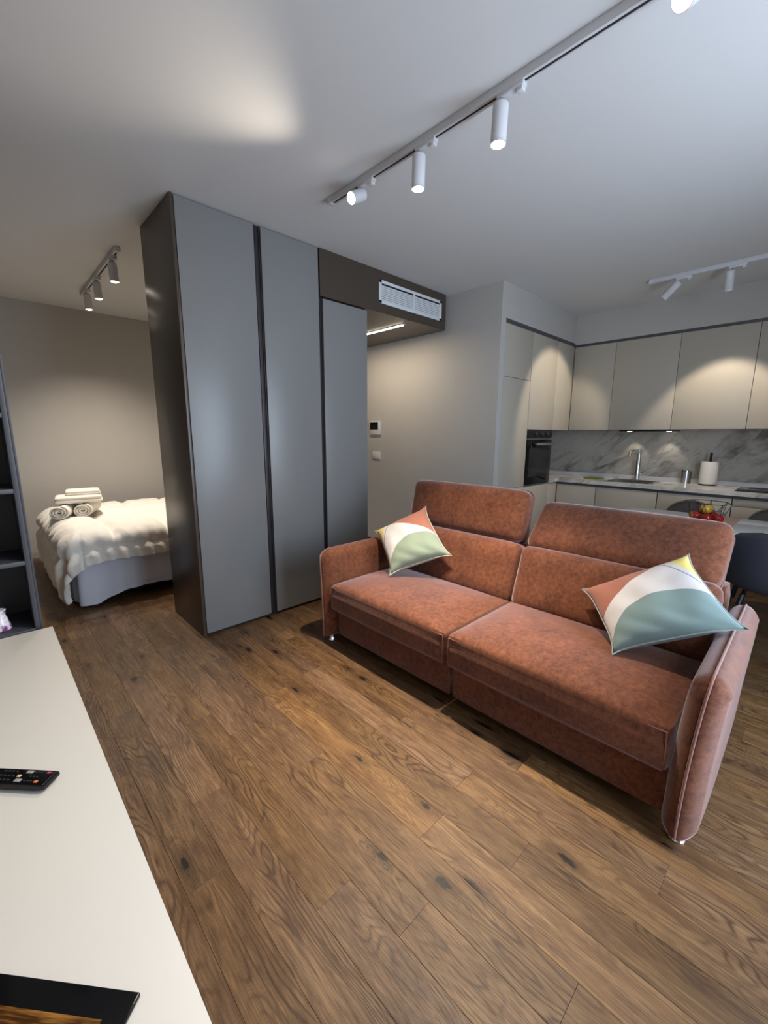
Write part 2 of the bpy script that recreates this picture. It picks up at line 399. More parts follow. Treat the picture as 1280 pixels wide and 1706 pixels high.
for k in range(-5, 38):
    xc = .287+PW*(k+.5)
    if xc-PW/2 < X0-.05 or xc > 5.0: continue
    ph = PH.get(k, rr.uniform(0, PL)); j0 = math.floor((Y0-ph)/PL)
    for j in range(j0, j0+9):
        yc = ph+(j+.5)*PL
        if yc-PL/2 > Y1-.02 or yc+PL/2 < Y0: continue
        if xc > 3.5 and yc-PL/2 > 2.2: continue
        cand.append((k, xc, yc))
cand.sort(key=lambda c: c[1]**2+c[2]**2)
for k, xc, yc in cand:
    pts = [(xc, yc+PL*t, 0) for t in (-.5, -.25, 0, .25, .5)]
    if not any(in_cam(p) for p in pts) or nplank >= 298: continue
    o = bpy.data.objects.new('plank', pm); COL.objects.link(o); o.parent = floor
    o.location = Vector((xc, yc, 0)) - floor.location; nplank += 1

struct('ceiling', bx(nb(), X0-.1, X1+.1, Y0-.1, Y1+.1, ZC, ZC+.1), M['ceil'])
struct('wall_left', bx(nb(), X0-.1, X0, Y0-.1, Y1+.1, -.006, ZC), M['taupe'])  # unseen wall, coloured taupe to cut the bounced fill light
struct('wall_far', bx(nb(), X0, X1, Y1, Y1+.1, -.006, ZC), M['wall'])
struct('wall_right', bx(nb(), X1, X1+.1, Y0-.1, Y1+.1, -.006, ZC), M['wall'])
bm = nb()
for d in ((X0, WIN[0], 0-.006, ZC), (WIN[1], X1, -.006, ZC), (WIN[0], WIN[1], WIN[3], ZC)): bx(bm, d[0], d[1], Y0-.1, Y0, d[2], d[3])
struct('wall_rear', bm, M['wall'])
win = struct('window_1', bx(nb(), WIN[0], WIN[1], Y0-.07, Y0-.01, -.006, .05), M['wpaint'])
for x in (WIN[0]+.03, (WIN[0]+WIN[1])/2, WIN[1]-.03): box('frame_post', M['wpaint'], (x-.03, x+.03, Y0-.07, Y0-.01, .05, WIN[3]-.05), win, .004)
box('frame_head', M['wpaint'], (WIN[0], WIN[1], Y0-.07, Y0-.01, WIN[3]-.05, WIN[3]), win, .004)
# hall wall with its reveal towards the kitchen, kitchen recess back wall, soffits
struct('wall_hall', bx(nb(), 3.535, 3.617, YK, Y1, -.006, ZC), M['wall'])
struct('wall_kitchen', bx(nb(), 3.617, X1, 2.78, 2.86, -.006, ZC), M['wall'])
bm = bx(nb(), 3.617, X1, YK, 2.78, 2.425, ZC); bx(bm, 5.172, X1, Y0, YK, 2.405, ZC)
struct('trim_1', bm, M['wall'])
struct('baseboard_hall', bx(nb(), 3.522, 3.535, YK, Y1, 0, .065, .002), M['taupe_shade'])
# dark boxed-in ceiling over the hall
struct('trim_2', bx(nb(), 1.985, 3.494, YW, 5.0, 2.392, ZC-.001, .0), M['taupe_shade'])

# ================================================================== WARDROBE
wr = thing('wardrobe', 'floor to ceiling taupe wardrobe with three tall flat doors', 'wardrobe', (1.7, 3.05, 0))
XD = 2.443
bm = bx(nb(), .975, 1.975, YW+.024, 3.33, 0, ZC-.008); bx(bm, 1.975, XD-.004, YW+.024, 3.33, 0, 2.388); 
obj('carcass', bm, M['gap'], wr)
box('side_panel', M['taupe_shade'], (.956, .975, YW-.0, 3.335, 0.0, ZC-.003), wr, .0015)
box('end_panel', M['taupe_shade'], (XD-.004, XD+.014, YW+.024, 3.335, 0.0, 2.388), wr, .0015)
box('back_panel', M['taupe_shade'], (.975, XD, 3.33, 3.345, 0.0, 2.388), wr)
for d, t in (((.979, 1.466, 2.712)), ((1.516, 1.972, 2.712)), ((2.010, XD, 2.377))) and [((.979, 1.466), 2.712), ((1.516, 1.972), 2.712), ((2.010, XD+.012), 2.377)]:
    box('door', M['taupe'], (d[0], d[1], YW, YW+.021, .022, t), wr, .0015)
for a, b_, t in ((1.470, 1.507, 2.712), (1.976, 2.002, 2.377)):
    hp = box('handle_profile', M['profile'], (a, b_, YW+.010, YW+.022, .022, t), wr, .001)
    bm = bx(nb(), a+.001, a+.005, YW+.001, YW+.012, .022, t); bx(bm, b_-.005, b_-.001, YW+.001, YW+.012, .022, t)
    obj('profile_lip', bm, M['profile'], hp)
box('plinth', M['gap'], (.98, XD, YW+.03, YW+.045, 0, .022), wr)

# ------------------------------------------------------------------ hall: vent, LED bar, intercom, switch
vt = thing('air_vent', 'white slatted air grille in the dark boxed beam above the hall', 'vent', (3.005, YW, 2.465))
a, b_, z0, z1 = 2.586, 3.423, 2.465, 2.648
bm = nb()
for d in ((a, b_, z0, z0+.024), (a, b_, z1-.024, z1), (a, a+.03, z0, z1), (b_-.03, b_, z0, z1)): bx(bm, d[0], d[1], YW-.008, YW-.0005, d[2], d[3], .0015)
obj('frame', bm, M['slat'], vt)
mid = (a+b_)/2+.02
box('mullion', M['slat'], (mid-.012, mid+.012, YW-.008, YW-.0005, z0+.024, z1-.024), vt, .001)
box('backing', M['gap'], (a+.03, b_-.03, YW-.0014, YW-.0004, z0+.024, z1-.024), vt)
for xa, xb in ((a+.03, mid-.012), (mid+.012, b_-.03)):
    for i in range(8):
        z = z0+.031+i*.0152
        bm = bx(nb(), xa, xb, -.0058, .0058, -.0011, .0011)
        bmesh.ops.rotate(bm, verts=bm.verts, cent=(0, 0, 0), matrix=Matrix.Rotation(math.radians(-52), 3, 'X'))
        for v in bm.verts: v.co += Vector((0, YW-.0062, z))
        obj('slat', bm, M['slat'], vt)
lb = thing('led_bar', 'warm glowing LED bar set in the dark hall ceiling', 'ceiling light', (3.02, 3.4, 2.39))
def strip(bm, p, q, w2, z0, z1):
    p, q = Vector(p), Vector(q); d = (q-p).normalized(); s = Vector((-d.y, d.x, 0))*w2
    vs = [bm.verts.new((*(c+e).xy, z)) for z in (z0, z1) for c, e in ((p, s), (p, -s), (q, -s), (q, s))]
    for f in ((3, 2, 1, 0), (4, 5, 6, 7), (0, 1, 5, 4), (1, 2, 6, 5), (2, 3, 7, 6), (3, 0, 4, 7)): bm.faces.new([vs[i] for i in f])
    return bm
obj('channel', strip(nb(), (3.02, 2.86, 0), (3.02, 3.95, 0), .018, 2.386, 2.3918), M['wpaint'], lb)
obj('diffuser', strip(nb(), (3.02, 2.88, 0), (3.02, 3.93, 0), .012, 2.380, 2.386), M['led'], lb)
hl = area('led_bar_light', (3.02, 3.4, 2.376), (0, 0, math.radians(90)), 1.05, .03, 9, (1, .82, .6)); hl.parent = lb; hl.location = Vector((3.02, 3.4, 2.376))-lb.location
th = thing('intercom', 'white wall intercom with black screen on the hall wall', 'intercom', (3.535, 3.81, 1.37))
box('body', M['wpaint'], (3.513, 3.535, 3.715, 3.90, 1.372, 1.535), th, .004)
box('screen', M['gloss'], (3.5115, 3.5135, 3.745, 3.885, 1.432, 1.522), th, .001)
sw = thing('light_switch', 'square white light switch below the intercom', 'switch', (3.535, 3.79, 1.07))
box('plate', M['wpaint'], (3.522, 3.535, 3.72, 3.858, 1.075, 1.165), sw, .003)
box('rocker', M['wpaint'], (3.519, 3.522, 3.735, 3.843, 1.087, 1.153), sw, .001)

# ================================================================== KITCHEN
ZT = 2.385     # top of the fronts
def door(parent, dims, name='door'): return box(name, M['kit'], dims, parent, .0012)
F = YK         # front plane of the side run
t = thing('tall_cabinet', 'tall cashmere fridge cabinet with two doors beside the white wall', 'cabinet', (3.88, 2.46, 0))
box('body', M['gap'], (3.619, 4.146, F+.022, 2.77, .0, 2.40), t)
door(t, (3.621, 4.143, F, F+.02, 1.918, ZT), 'upper_door'); door(t, (3.621, 4.143, F, F+.02, .835, 1.914), 'middle_door'); door(t, (3.621, 4.143, F, F+.02, .10, .831), 'lower_door')
t = thing('oven_cabinet', 'cabinet housing the black oven between wall cabinet and drawer', 'cabinet', (4.44, 2.46, 0))
bm = bx(nb(), 4.150, 4.735, F+.022, 2.77, 0, .845); bx(bm, 4.150, 4.735, F+.50, 2.77, .845, 1.43); bx(bm, 4.731, 4.735, F+.022, 2.6, .845, 1.43); bx(bm, 4.150, 4.154, F+.022, 2.6, .845, 1.43)
obj('body', bm, M['gap'], t)
door(t, (4.152, 4.733, F, F+.02, .10, .822), 'drawer_front')
box('handle_rail', M['kitdark'], (4.150, 4.735, F+.004, F+.022, .824, .843), t)
door(t, (4.737, 4.960, F+.001, F+.02, .10, .824), 'filler_panel')
ov = thing('oven', 'black built-in oven with steel handle bar', 'oven', (4.44, 2.4, .847))
box('body', M['black'], (4.156, 4.729, F+.02, 2.6, .848, 1.425), ov)
box('control_panel', M['black'], (4.152, 4.733, F-.002, F+.018, 1.338, 1.425), ov, .002)
box('oven_door', M['gloss'], (4.152, 4.733, F-.004, F+.018, .850, 1.328), ov, .002)
box('trim_strip', M['steel'], (4.152, 4.733, F-.003, F+.016, 1.329, 1.336), ov)
dr = box('door_window', plain('oven_window', (.012, .012, .013), .12, spec=.3), (4.21, 4.675, F-.0052, F-.0035, .93, 1.235), ov)
bm = bx(nb(), 4.30, 4.70, F-.045, F-.030, 1.262, 1.290, .004); bx(bm, 4.33, 4.345, F-.03, F-.004, 1.27, 1.284); bx(bm, 4.655, 4.67, F-.03, F-.004, 1.27, 1.284)
obj('handle', bm, M['steel'], ov)
for x in (4.33, 4.47, 4.61):
    bm = lathe(nb(), [(.019, 0), (.019, .012), (.014, .02)], (x, F-.002, 1.382), 16, Matrix.Rotation(math.radians(90), 4, 'X'))
    obj('knob', bm, M['rubber'], ov)
# wall cabinets
def wall_cab(label, body, doors):
    t = thing('wall_cabinet', label, 'wall cabinet', ((body[0]+body[1])/2, (body[2]+body[3])/2, 1.43), group=None)
    box('body', M['kit'], body, t)
    for d in doors: door(t, d)
    return t
wall_cab('cashmere wall cabinet directly above the black oven', (4.150, 4.735, F+.022, 2.77, 1.436, 2.40), [(4.152, 4.734, F, F+.02, 1.432, ZT)])
wall_cab('narrow corner wall cabinet right of the oven cabinet', (4.737, 5.17, F+.022, 2.5, 1.436, 2.40), [(4.735, 5.168, F, F+.02, 1.432, ZT)])
UX = 5.172
for n_, (ya, yb) in zip(('cashmere wall cabinet next to the inner corner, above the green cloth', 'cashmere wall cabinet above the sink and cooker hood', 'brightly lit cashmere wall cabinet above the paper towel roll', 'cashmere wall cabinet cut off by the right edge of the picture'), ((1.697, 2.140), (1.103, 1.693), (.508, 1.099), (-.09, .504))):
    wall_cab(n_, (UX+.022, 5.555, ya, yb, 1.440, 2.40), [(UX, UX+.02, ya, yb, 1.436, 2.376)])
for n_, d in (('dark shadow channel above the side wall cabinets', (3.62, 5.178, F+.006, F+.0215, ZT, 2.424)), ('dark shadow channel above the rear wall cabinets', (UX+.006, UX+.0215, -.8, F+.004, 2.376, 2.404))):
    tag(box('channel_profile', M['kitdark'], d), n_, 'trim profile')
# base cabinets
BX = 4.962
def base_cab(label, ya, yb, fronts, ztop=.80):
    t = thing('base_cabinet', label, 'base cabinet', (5.26, (ya+yb)/2, 0))
    box('body', M['kit'], (BX+.022, 5.555, ya+.001, yb-.001, .10, ztop), t)
    box('plinth', M['kitdark'], (BX+.06, BX+.075, ya, yb, 0, .10), t)
    box('handle_rail', M['kitdark'], (BX+.006, BX+.024, ya, yb, .795, .826), t)
    for z0, z1, nm in fronts: door(t, (BX, BX+.02, ya+.002, yb-.002, z0, z1), nm)
base_cab('base cabinet in the inner corner below the green cloth', 1.698, 2.140, [(.10, .80, 'door')])
base_cab('base cabinet under the sink with one wide door', 1.098, 1.694, [(.10, .80, 'door')], .68)
base_cab('base cabinet behind the fruit basket with one wide door', .501, 1.094, [(.10, .80, 'door')])
base_cab('drawer base cabinet under the black hob', -.10, .497, [(.735, .80, 'drawer_front'), (.42, .731, 'drawer_front'), (.10, .416, 'drawer_front')])
base_cab('last base cabinet at the end of the worktop past the hob', -.70, -.104, [(.10, .80, 'door')])
# worktop with a sink cut-out
wt = thing('worktop', 'marble worktop running along the kitchen wall', 'worktop', (5.25, .7, .828))
SX0, SX1, SY0, SY1 = 5.02, 5.40, 1.20, 1.62
bm = nb()
for d in ((BX-.012, SX0, -.70, 2.13), (SX0, SX1, -.70, SY0), (SX0, SX1, SY1, 2.13), (SX1, 5.56, -.70, 2.13), (4.739, 5.56, 2.13, 2.775)): bx(bm, d[0], d[1], d[2], d[3], .829, .868)
obj('slab', bm, M['marble_top'], wt)
bm = bx(nb(), 5.515, 5.548, -.70, 2.775, .868, .912, .002)
obj('upstand', bm, M['wpaint'], wt)
bs = tag(obj('backsplash', bx(nb(), 5.548, 5.558, -.70, 2.775, .868, 1.438), M['marble']), 'grey veined marble splashback between worktop and wall cabinets', 'splashback')
sk = thing('sink', 'dark inset sink in the marble worktop below the tap', 'sink', (5.21, 1.41, .70))
bm = nb()
for d in ((SX0+.002, SX1-.002, SY0+.002, SY1-.002, .69, .70), (SX0+.002, SX0+.012, SY0+.002, SY1-.002, .70, .872), (SX1-.012, SX1-.002, SY0+.002, SY1-.002, .70, .872), (SX0+.012, SX1-.012, SY0+.002, SY0+.012, .70, .872), (SX0+.012, SX1-.012, SY1-.012, SY1-.002, .70, .872)): bx(bm, *d)
obj('bowl', bm, M['steel'], sk)
bm = nb()
for d in ((SX0-.015, SX0+.012, SY0-.015, SY1+.015), (SX1-.012, SX1+.015, SY0-.015, SY1+.015), (SX0+.012, SX1-.012, SY0-.015, SY0+.012), (SX0+.012, SX1-.012, SY1-.012, SY1+.015)): bx(bm, d[0], d[1], d[2], d[3], .868, .873, .001)
obj('rim', bm, M['steel'], sk)
FX, FY = 5.46, 1.43
fa = thing('faucet', 'chrome kitchen tap with tall square body behind the sink', 'tap', (FX, FY, .868))
obj('body', lathe(nb(), [(.028, 0), (.028, .02), (.026, .03), (.026, .335), (.022, .345)], (FX, FY, .868), 20), M['chrome'], fa)
bm = tube(nb(), [(FX, FY, 1.175), (FX-.03, FY+.012, 1.195), (FX-.10, FY+.035, 1.20), (FX-.155, FY+.05, 1.19), (FX-.162, FY+.052, 1.15)], [.017, .018, .019, .020, .018], 12)
obj('spout', bm, M['chrome'], fa)
bm = tube(nb(), [(FX, FY-.018, .94), (FX, FY-.045, .945), (FX-.02, FY-.075, .975)], .009, 10)
obj('lever', bm, M['chrome'], fa)
hd = thing('cooker_hood', 'slim black cooker hood under the wall cabinets over the sink', 'cooker hood', (5.3, 1.33, 1.42))
box('body', M['black'], (UX+.012, 5.53, 1.085, 1.585, 1.418, 1.4385), hd, .002)
for y in (1.50, 1.16):
    obj('lamp', lathe(nb(), [(.022, -.003), (.022, .0)], (UX+.09 if y > 1.4 else 5.42, y, 1.418), 14), M['hoodled'], hd)
for y in (1.50, 1.16):
    l = bpy.data.lights.new('hood_light', 'SPOT'); l.energy = 1.6; l.color = (1, .9, .75); l.spot_size = math.radians(70); l.spot_blend = .5; l.shadow_soft_size = .015
    o = bpy.data.objects.new('hood_light', l); COL.objects.link(o); o.parent = hd; o.location = Vector((5.42, y, 1.405))-hd.location; o.rotation_euler = (0, math.radians(-14), 0)
cp = thing('utensil_cup', 'brushed steel cup on the worktop left of the paper towel', 'cup', (5.46, .965, .868))
obj('body', lathe(nb(), [(.050, 0), (.050, .135), (.046, .135), (.046, .01)], (5.46, .965, .868), 28, cap1=True), M['steel'], cp)
obj('rim', lathe(nb(), [(.052, .128), (.052, .137), (.048, .137)], (5.46, .965, .868), 28, cap0=False, cap1=False), M['chrome'], cp)
pr = thing('paper_towel_holder', 'white kitchen paper roll on a stand with a black post', 'paper towel', (5.42, .765, .868))
obj('base', lathe(nb(), [(.07, 0), (.07, .008), (.06, .012)], (5.42, .765, .868), 28), M['black'], pr)
obj('post', lathe(nb(), [(.011, .010), (.011, .33), (.007, .338)], (5.42, .765, .868), 14), M['black'], pr)
obj('paper_roll', lathe(nb(), [(.018, .014), (.074, .014), (.077, .022), (.077, .235), (.074, .243), (.020, .243), (.018, .235)], (5.42, .765, .868), 36, cap0=False, cap1=False), M['paper'], pr)
tag(obj('dish_cloth', grid_bm := lathe(nb(), [(.11, 0), (.115, .004), (.10, .009), (.03, .012)], (5.25, 1.83, .868), 22), M['green']), 'flat green cloth on the worktop left of the sink', 'cloth')
hb = thing('hob', 'black glass hob set in the worktop at the right edge', 'hob', (5.25, .2, .868))
box('glass', M['gloss'], (5.02, 5.47, -.09, .497, .868, .874), hb, .001)
for x, y in ((5.14, .35), (5.36, .35), (5.14, .06), (5.36, .06)):
    obj('cooking_zone', lathe(nb(), [(.085, .874), (.085, .8745)], (x, y, 0), 26), M['rubber'], hb)

# ================================================================== TRACK LIGHTS
def track(label, x, ya, yb, slot=True):
    t = thing('light_track', label, 'light track', (x, (ya+yb)/2, ZC-.034))
    z0, z1 = ZC-.034, ZC-.001
    bm = bx(nb(), x-.018, x-.006, ya+.03, yb-.03, z0, z1, .001); bx(bm, x+.006, x+.018, ya+.03, yb-.03, z0, z1, .001); bx(bm, x-.006, x+.006, ya+.03, yb-.03, z1-.008, z1)
    obj('rail', bm, M['wpaint'], t)
    obj('slot', bx(nb(), x-.0058, x+.0058, ya+.03, yb-.03, z0+.003, z1-.009), M['gap'], t)
    box('end_cap', M['wpaint'], (x-.019, x+.019, ya-.004, ya+.0298, z0-.001, z1), t, .001)
    box('end_cap', M['wpaint'], (x-.019, x+.019, yb-.0298, yb+.004, z0-.001, z1), t, .001)
    return t
def spotlight(label, x, y, d, power, group, size=75, blend=.7, length=.125, side=-1, col=WARM, lens=None, drop=0.0, rec=0.0):
    d = Vector(d).normalized(); z0 = ZC-.034
    t = thing('track_spotlight', label, 'spotlight', (x, y, z0), group=group)
    bm = bx(nb(), x-.016, x+.016, min(y, y+side*.09)-.012, max(y, y+side*.09)+.012, z0-.016, z0+.001, .003); bx(bm, x-.014, x+.014, y+side*.085-.012, y+side*.085+.012, z0-.030, z0-.014, .002)
    obj('adapter', bm, M['wpaint'], t)
    piv = Vector((x, y, z0-.045-drop))
    obj('arm', tube(nb(), [(x+.0, y, z0-.012), (x+.0, y, piv.z+.004), tuple(piv)], .0075, 8), M['wpaint'], t)
    q = d.to_track_quat('Z', 'Y').to_matrix().to_4x4()
    R_ = .031
    prof = [(.0, -.02), (R_*.8, -.02), (R_, -.012), (R_, length-.014), (R_*.97, length-.012), (R_*.97, length-.008), (R_, length-.006), (R_, length), (R_*.9, length), (R_*.9, length-.03)]
    bd = obj('lamp_body', lathe(nb(), prof[1:], piv, 24, q, cap1=False), M['wpaint'], t)
    obj('lens', lathe(nb(), [(R_*.88, length-.004-rec), (R_*.6, length+.004-rec), (R_*.2, length+.007-rec)], piv, 20, q), lens or M['lens'], t)
    l = bpy.data.lights.new('spot_beam', 'SPOT'); l.energy = power; l.color = col; l.spot_size = math.radians(size); l.spot_blend = blend; l.shadow_soft_size = .03
    o = bpy.data.objects.new('spot_beam', l); COL.objects.link(o); o.parent = t
    o.location = piv + d*(length+.012) - wloc(t); o.rotation_euler = d.to_track_quat('-Z', 'Y').to_euler()
    return t
TX = 1.66
track('long white ceiling light track over the sofa', TX, -.75, 2.18)
G1 = 'spotlights on the track over the sofa'
spotlight('spotlight at the wardrobe end of the track over the sofa', TX, 1.905, (-.86, -.05, -.50), 60, G1, size=105, blend=.45, length=.085)
spotlight('second spotlight from the wardrobe end of the track over the sofa', TX, 1.49, (0, .02, -1), 215, G1, size=62, blend=.9)
spotlight('third spotlight from the wardrobe end of the track over the sofa', TX, 1.06, (-.02, .02, -1), 215, G1, size=62, blend=.9)
spotlight('spotlight at the top edge of the picture on the track over the sofa', TX, .43, (-.77, .12, -.64), 150, G1, size=90, blend=.35, length=.085)
BXT = .92
track('short white light track above the bed', BXT, 3.78, 5.2)
G2 = 'spotlights above the bed'
for lb_, y in (('nearest of the three spotlights on the track above the bed', 3.97), ('middle one of the three spotlights on the track above the bed', 4.55), ('farthest of the three spotlights on the track above the bed', 4.99)):
    spotlight(lb_, BXT, y, (.05, .05, -1), 60, G2, size=125, blend=.8, length=.115, col=(1, .89, .76))
KX = 4.46
track('white light track in front of the kitchen cabinets', KX, -.6, 1.24)
G3 = 'spotlights on the kitchen track'
spotlight('tilted spotlight at the left end of the kitchen track', KX, 1.03, (.12, .72, -.68), 44, G3, size=62, blend=.35, length=.13, rec=.014)
spotlight('upright spotlight at the right of the kitchen track', KX, .68, (.42, .02, -.9), 44, G3, size=66, blend=.35, length=.13, rec=.014)

# ================================================================== SOFA
sf = thing('sofa', 'three-seat terracotta velvet sofa with two raised headrests', 'sofa', (1.98, 1.16, 0))
def part(name, bm, mat=M['sofa'], parent=sf, **kw): return obj(name, bm, mat, parent, **kw)
T = Matrix.Translation
ysp = [(.212, 1.146), (1.154, 2.088)]
# base
for k, (ya, yb) in enumerate(ysp):
    bm = puff(nb(), (.62, yb-ya-.004, .27), .012, (0.004, 0, 0), (4, 12, 6), T((1.900, (ya+yb)/2, .185)))
    part('base_panel', bm)
part('back_frame', puff(nb(), (.14, 1.90, .66), .03, (.006, 0, 0), (6, 20, 10), T((2.43, 1.15, .37))))
# seats
for ya, yb in ysp:
    L_ = yb-ya
    def fn(c, ux, uy, uz):
        if uz > .0: c = c + Vector((0, 0, .030*uz*max(0, 1-abs(ux+.15)**2.2)*max(0, 1-abs(uy)**4)))
        if ux < -.9: c = c + Vector((-.006*(uz < .2), 0, 0))
        return c
    s_ = part('seat_cushion', puff(nb(), (.66, L_, .168), .022, (.006, .0, .006), (24, 28, 10), T((1.865, (ya+yb)/2, .330)), fn=fn))
    bm = tube(nb(), [(1.5355, ya+.012+i/20*(L_-.024), .398) for i in range(21)], .0024, 6)
    part('seam', bm, M['pipe_l'], s_)
    bm = tube(nb(), [(1.534, ya+.014, .396), (1.532, ya+.012, .33), (1.536, ya+.014, .252), (1.535, (ya+yb)/2, .2465), (1.536, yb-.014, .252), (1.532, yb-.012, .33), (1.534, yb-.014, .396)], .0019, 6)
    part('hem', bm, M['pipe_l'], s_)
# back cushions (leaning)
def lean(p, q, ya, yb, thick, r, crown, n, push=0.0):
    """block whose front face runs from p=(x,z) to q=(x,z), between ya and yb"""
    p, q = Vector((p[0], 0, p[1])), Vector((q[0], 0, q[1])); up = (q-p); h_ = up.length; up.normalize()
    nrm = Vector((up.z, 0, -up.x))            # towards the back
    c = (p+q)/2 + nrm*thick/2; c.y = (ya+yb)/2
    m = Matrix(((nrm.x, 0, up.x, c.x), (0, 1, 0, c.y), (nrm.z, 0, up.z, c.z), (0, 0, 0, 1)))
    return puff(nb(), (thick, yb-ya, h_), r, crown, n, m), m, h_
for ya, yb in ysp:
    bm, m_, h_ = lean((2.115, .395), (2.235, .742), ya-.004, yb+.004, .17, .05, (.022, 0, .006), (10, 26, 14))
    part('back_cushion', bm)
hr = []
for (p, q, ya, yb) in (((2.265, .735), (2.335, 1.045), 1.185, 2.085), ((2.262, .742), (2.500, .985), .232, 1.140)):
    bm, m_, h_ = lean(p, q, ya, yb, .13, .045, (.020, .010, .008), (10, 26, 14))
    hr_o = part('headrest', bm)
    hy, hz, hx = (yb-ya)/2, h_/2, .065
    pts = []
    R_ = .05
    for cy, cz, a0 in ((1, 1, 0), (-1, 1, 90), (-1, -1, 180), (1, -1, 270)):
        for i in range(7):
            a = math.radians(a0+i*15); pts.append(m_ @ Vector((hx*.55, cy*(hy-R_+.006)+R_*math.cos(a), cz*(hz-R_+.004)+R_*math.sin(a))))
    part('piping', tube(nb(), pts, .0055, 8, closed=True), M['pipe'], hr_o)
# arms
def arm(sgn, yc):
    """sgn=+1: arm at the far (+y) end; the slab leans outwards towards the top"""
    def shape(dsign, thick, top, front):
        """half slab that falls away from the seam ridge on the side dsign"""
        def fn(c, ux, uy, uz):
            d = max(0.0, min(1.0, (uy*dsign+1)/2)); z = c.z+.33; k = max(0, (z-.03)/.6)
            if uz > .0: c.z -= top*d**2.2*uz**6
            else: c.z += top*.7*d**2.2*uz**6
            c.x -= (front if ux < 0 else front*1.3)*d**2.2*abs(ux)**9*(1 if ux > 0 else -1)
            RR = .075; cx_, cz_ = -.465+RR, .296-RR
            if c.x < cx_ and c.z > cz_ - .0:
                vx, vz = c.x-cx_, c.z-cz_; m_ = max(-vx, vz); l_ = math.hypot(vx, vz)
                if l_ > 1e-6: c.x, c.z = cx_+vx*m_/l_, cz_+vz*m_/l_
            cx2 = .465-RR
            if c.x > cx2 and c.z > cz_:
                vx, vz = c.x-cx2, c.z-cz_; m_ = max(vx, vz); l_ = math.hypot(vx, vz)
                if l_ > 1e-6: c.x, c.z = cx2+vx*m_/l_, cz_+vz*m_/l_
            c.y += sgn*.030*k*k
            return c
        return fn
    bm = puff(nb(), (.93, .050, .592), .008, (.0, .004, .0), (56, 12, 44), fn=shape(-sgn, .050, .032, .045))
    for v in bm.verts: v.co += Vector((1.985, yc+sgn*.0155-sgn*.025, .33))
    a_ = part('armrest', bm, angle=60)
    bm = puff(nb(), (.93, .052, .592), .006, (.0, .012, .0), (56, 12, 44), fn=shape(sgn, .052, .052, .050))
    for v in bm.verts: v.co += Vector((1.985, yc+sgn*.0155+sgn*.026, .33))
    part('arm_outer_panel', bm, parent=a_, angle=60)
    pts = []
    def yy(z): return yc+sgn*(.0155+.030*((z-.03)/.6)**2)
    for i in range(13): z = .04+i*.0425; pts.append((1.519, yy(z), z))
    for i in range(1, 8):
        an = math.radians(i*90/7); z = .553+.075*math.sin(an); pts.append((1.519+.075*(1-math.cos(an)), yy(z), z))
    for i in range(1, 12): pts.append((1.594+i*.071, yy(.628), .628))
    for i in range(1, 7):
        an = math.radians(i*90/6); z = .553+.075*math.cos(an); pts.append((2.375+.075*math.sin(an), yy(z), z))
    part('piping', tube(nb(), pts, .0045, 8), M['pipe_l'], a_)
arm(-1, .168+.012); arm(1, 2.132)
for x, y in ((1.575, .165), (1.575, 2.13), (2.38, .17), (2.38, 2.13)):
    part('foot', lathe(nb(), [(.022, 0.0), (.025, .006), (.019, .014), (.017, .045)], (x, y, .0), 18), M['chrome'])

# ------------------------------------------------------------------ cushions
def cushion(label, P, mat, puffy=.09):
    """P: corners TL, TR, BR, BL in the room; cloth bulges to both sides of that quad."""
    P = [Vector(p) for p in P]; c0 = sum(P, Vector())/4
    n_ = ((P[1]-P[3]).cross(P[0]-P[2])).normalized()
    camv = (Vector((0, 0, H))-c0)
    if n_.dot(camv) < 0: n_ = -n_
    t = thing('throw_cushion', label, 'cushion', tuple(c0), group='printed throw cushions on the sofa')
    N = 30
    def pos(u, v, s):
        a, b2 = 2*u-1, 2*v-1
        q = P[3].lerp(P[2], u).lerp(P[0].lerp(P[1], u), v)
        e = max(0, (1-a*a))**.47 * max(0, (1-b2*b2))**.47
        pin = .026*((1-a**4)*b2*b2*abs(b2)), .026*((1-b2**4)*a*a*abs(a))
        q = q + (c0-q)*0
        mid_v = P[0].lerp(P[1], u)-P[3].lerp(P[2], u); mid_u = P[3].lerp(P[2], .5).lerp(P[2], 0)*0 + (P[2].lerp(P[1], v)-P[3].lerp(P[0], v))
        q = q - mid_v.normalized()*pin[0]*(1 if b2 > 0 else -1) - mid_u.normalized()*pin[1]*(1 if a > 0 else -1)
        wr_ = .010*noise.noise(Vector((u*5+s*3, v*5, puffy*80)))*e + .016*abs(math.sin(11*u+5*v+2*math.sin(5*v)))*max(0, -b2)**1.5*(1-abs(b2)**6)*(1-a**4)*(s > 0)
        ear = .012*math.sin(3*a*b2)*(abs(a*b2)**6)
        return q + n_*(s*puffy*e + wr_ + ear)
    bm = nb(); uvl = bm.loops.layers.uv.new('UVMap')
    A = grid(bm, lambda u, v: pos(u, v, 1), N, N, uvl=uvl)
    B = grid(bm, lambda u, v: pos(u, v, -1)-n_*.0005, N, N, uvl=uvl)
    bmesh.ops.remove_doubles(bm, verts=bm.verts, dist=.0012)
    o = obj('cover', bm, mat, t, angle=180)
    ed = [pos(i/24, 0, 0) for i in range(24)]+[pos(1, i/24, 0) for i in range(24)]+[pos(1-i/24, 1, 0) for i in range(24)]+[pos(0, 1-i/24, 0) for i in range(24)]
    obj('edge_seam', tube(nb(), ed, .0035, 6, closed=True), M['seam_'+('l' if mat is M['cushL'] else 'r')], t)
M['seam_l'] = plain('pale_green_seam', srgb(176, 172, 156), .9); M['seam_r'] = plain('grey_green_seam', srgb(150, 160, 160), .9)
cushion('printed cushion leaning in the left corner of the sofa', [(2.0, 2.165, .685), (2.255, 1.90, .868), (2.105, 1.55, .61), (1.84, 1.845, .462)], M['cushL'])
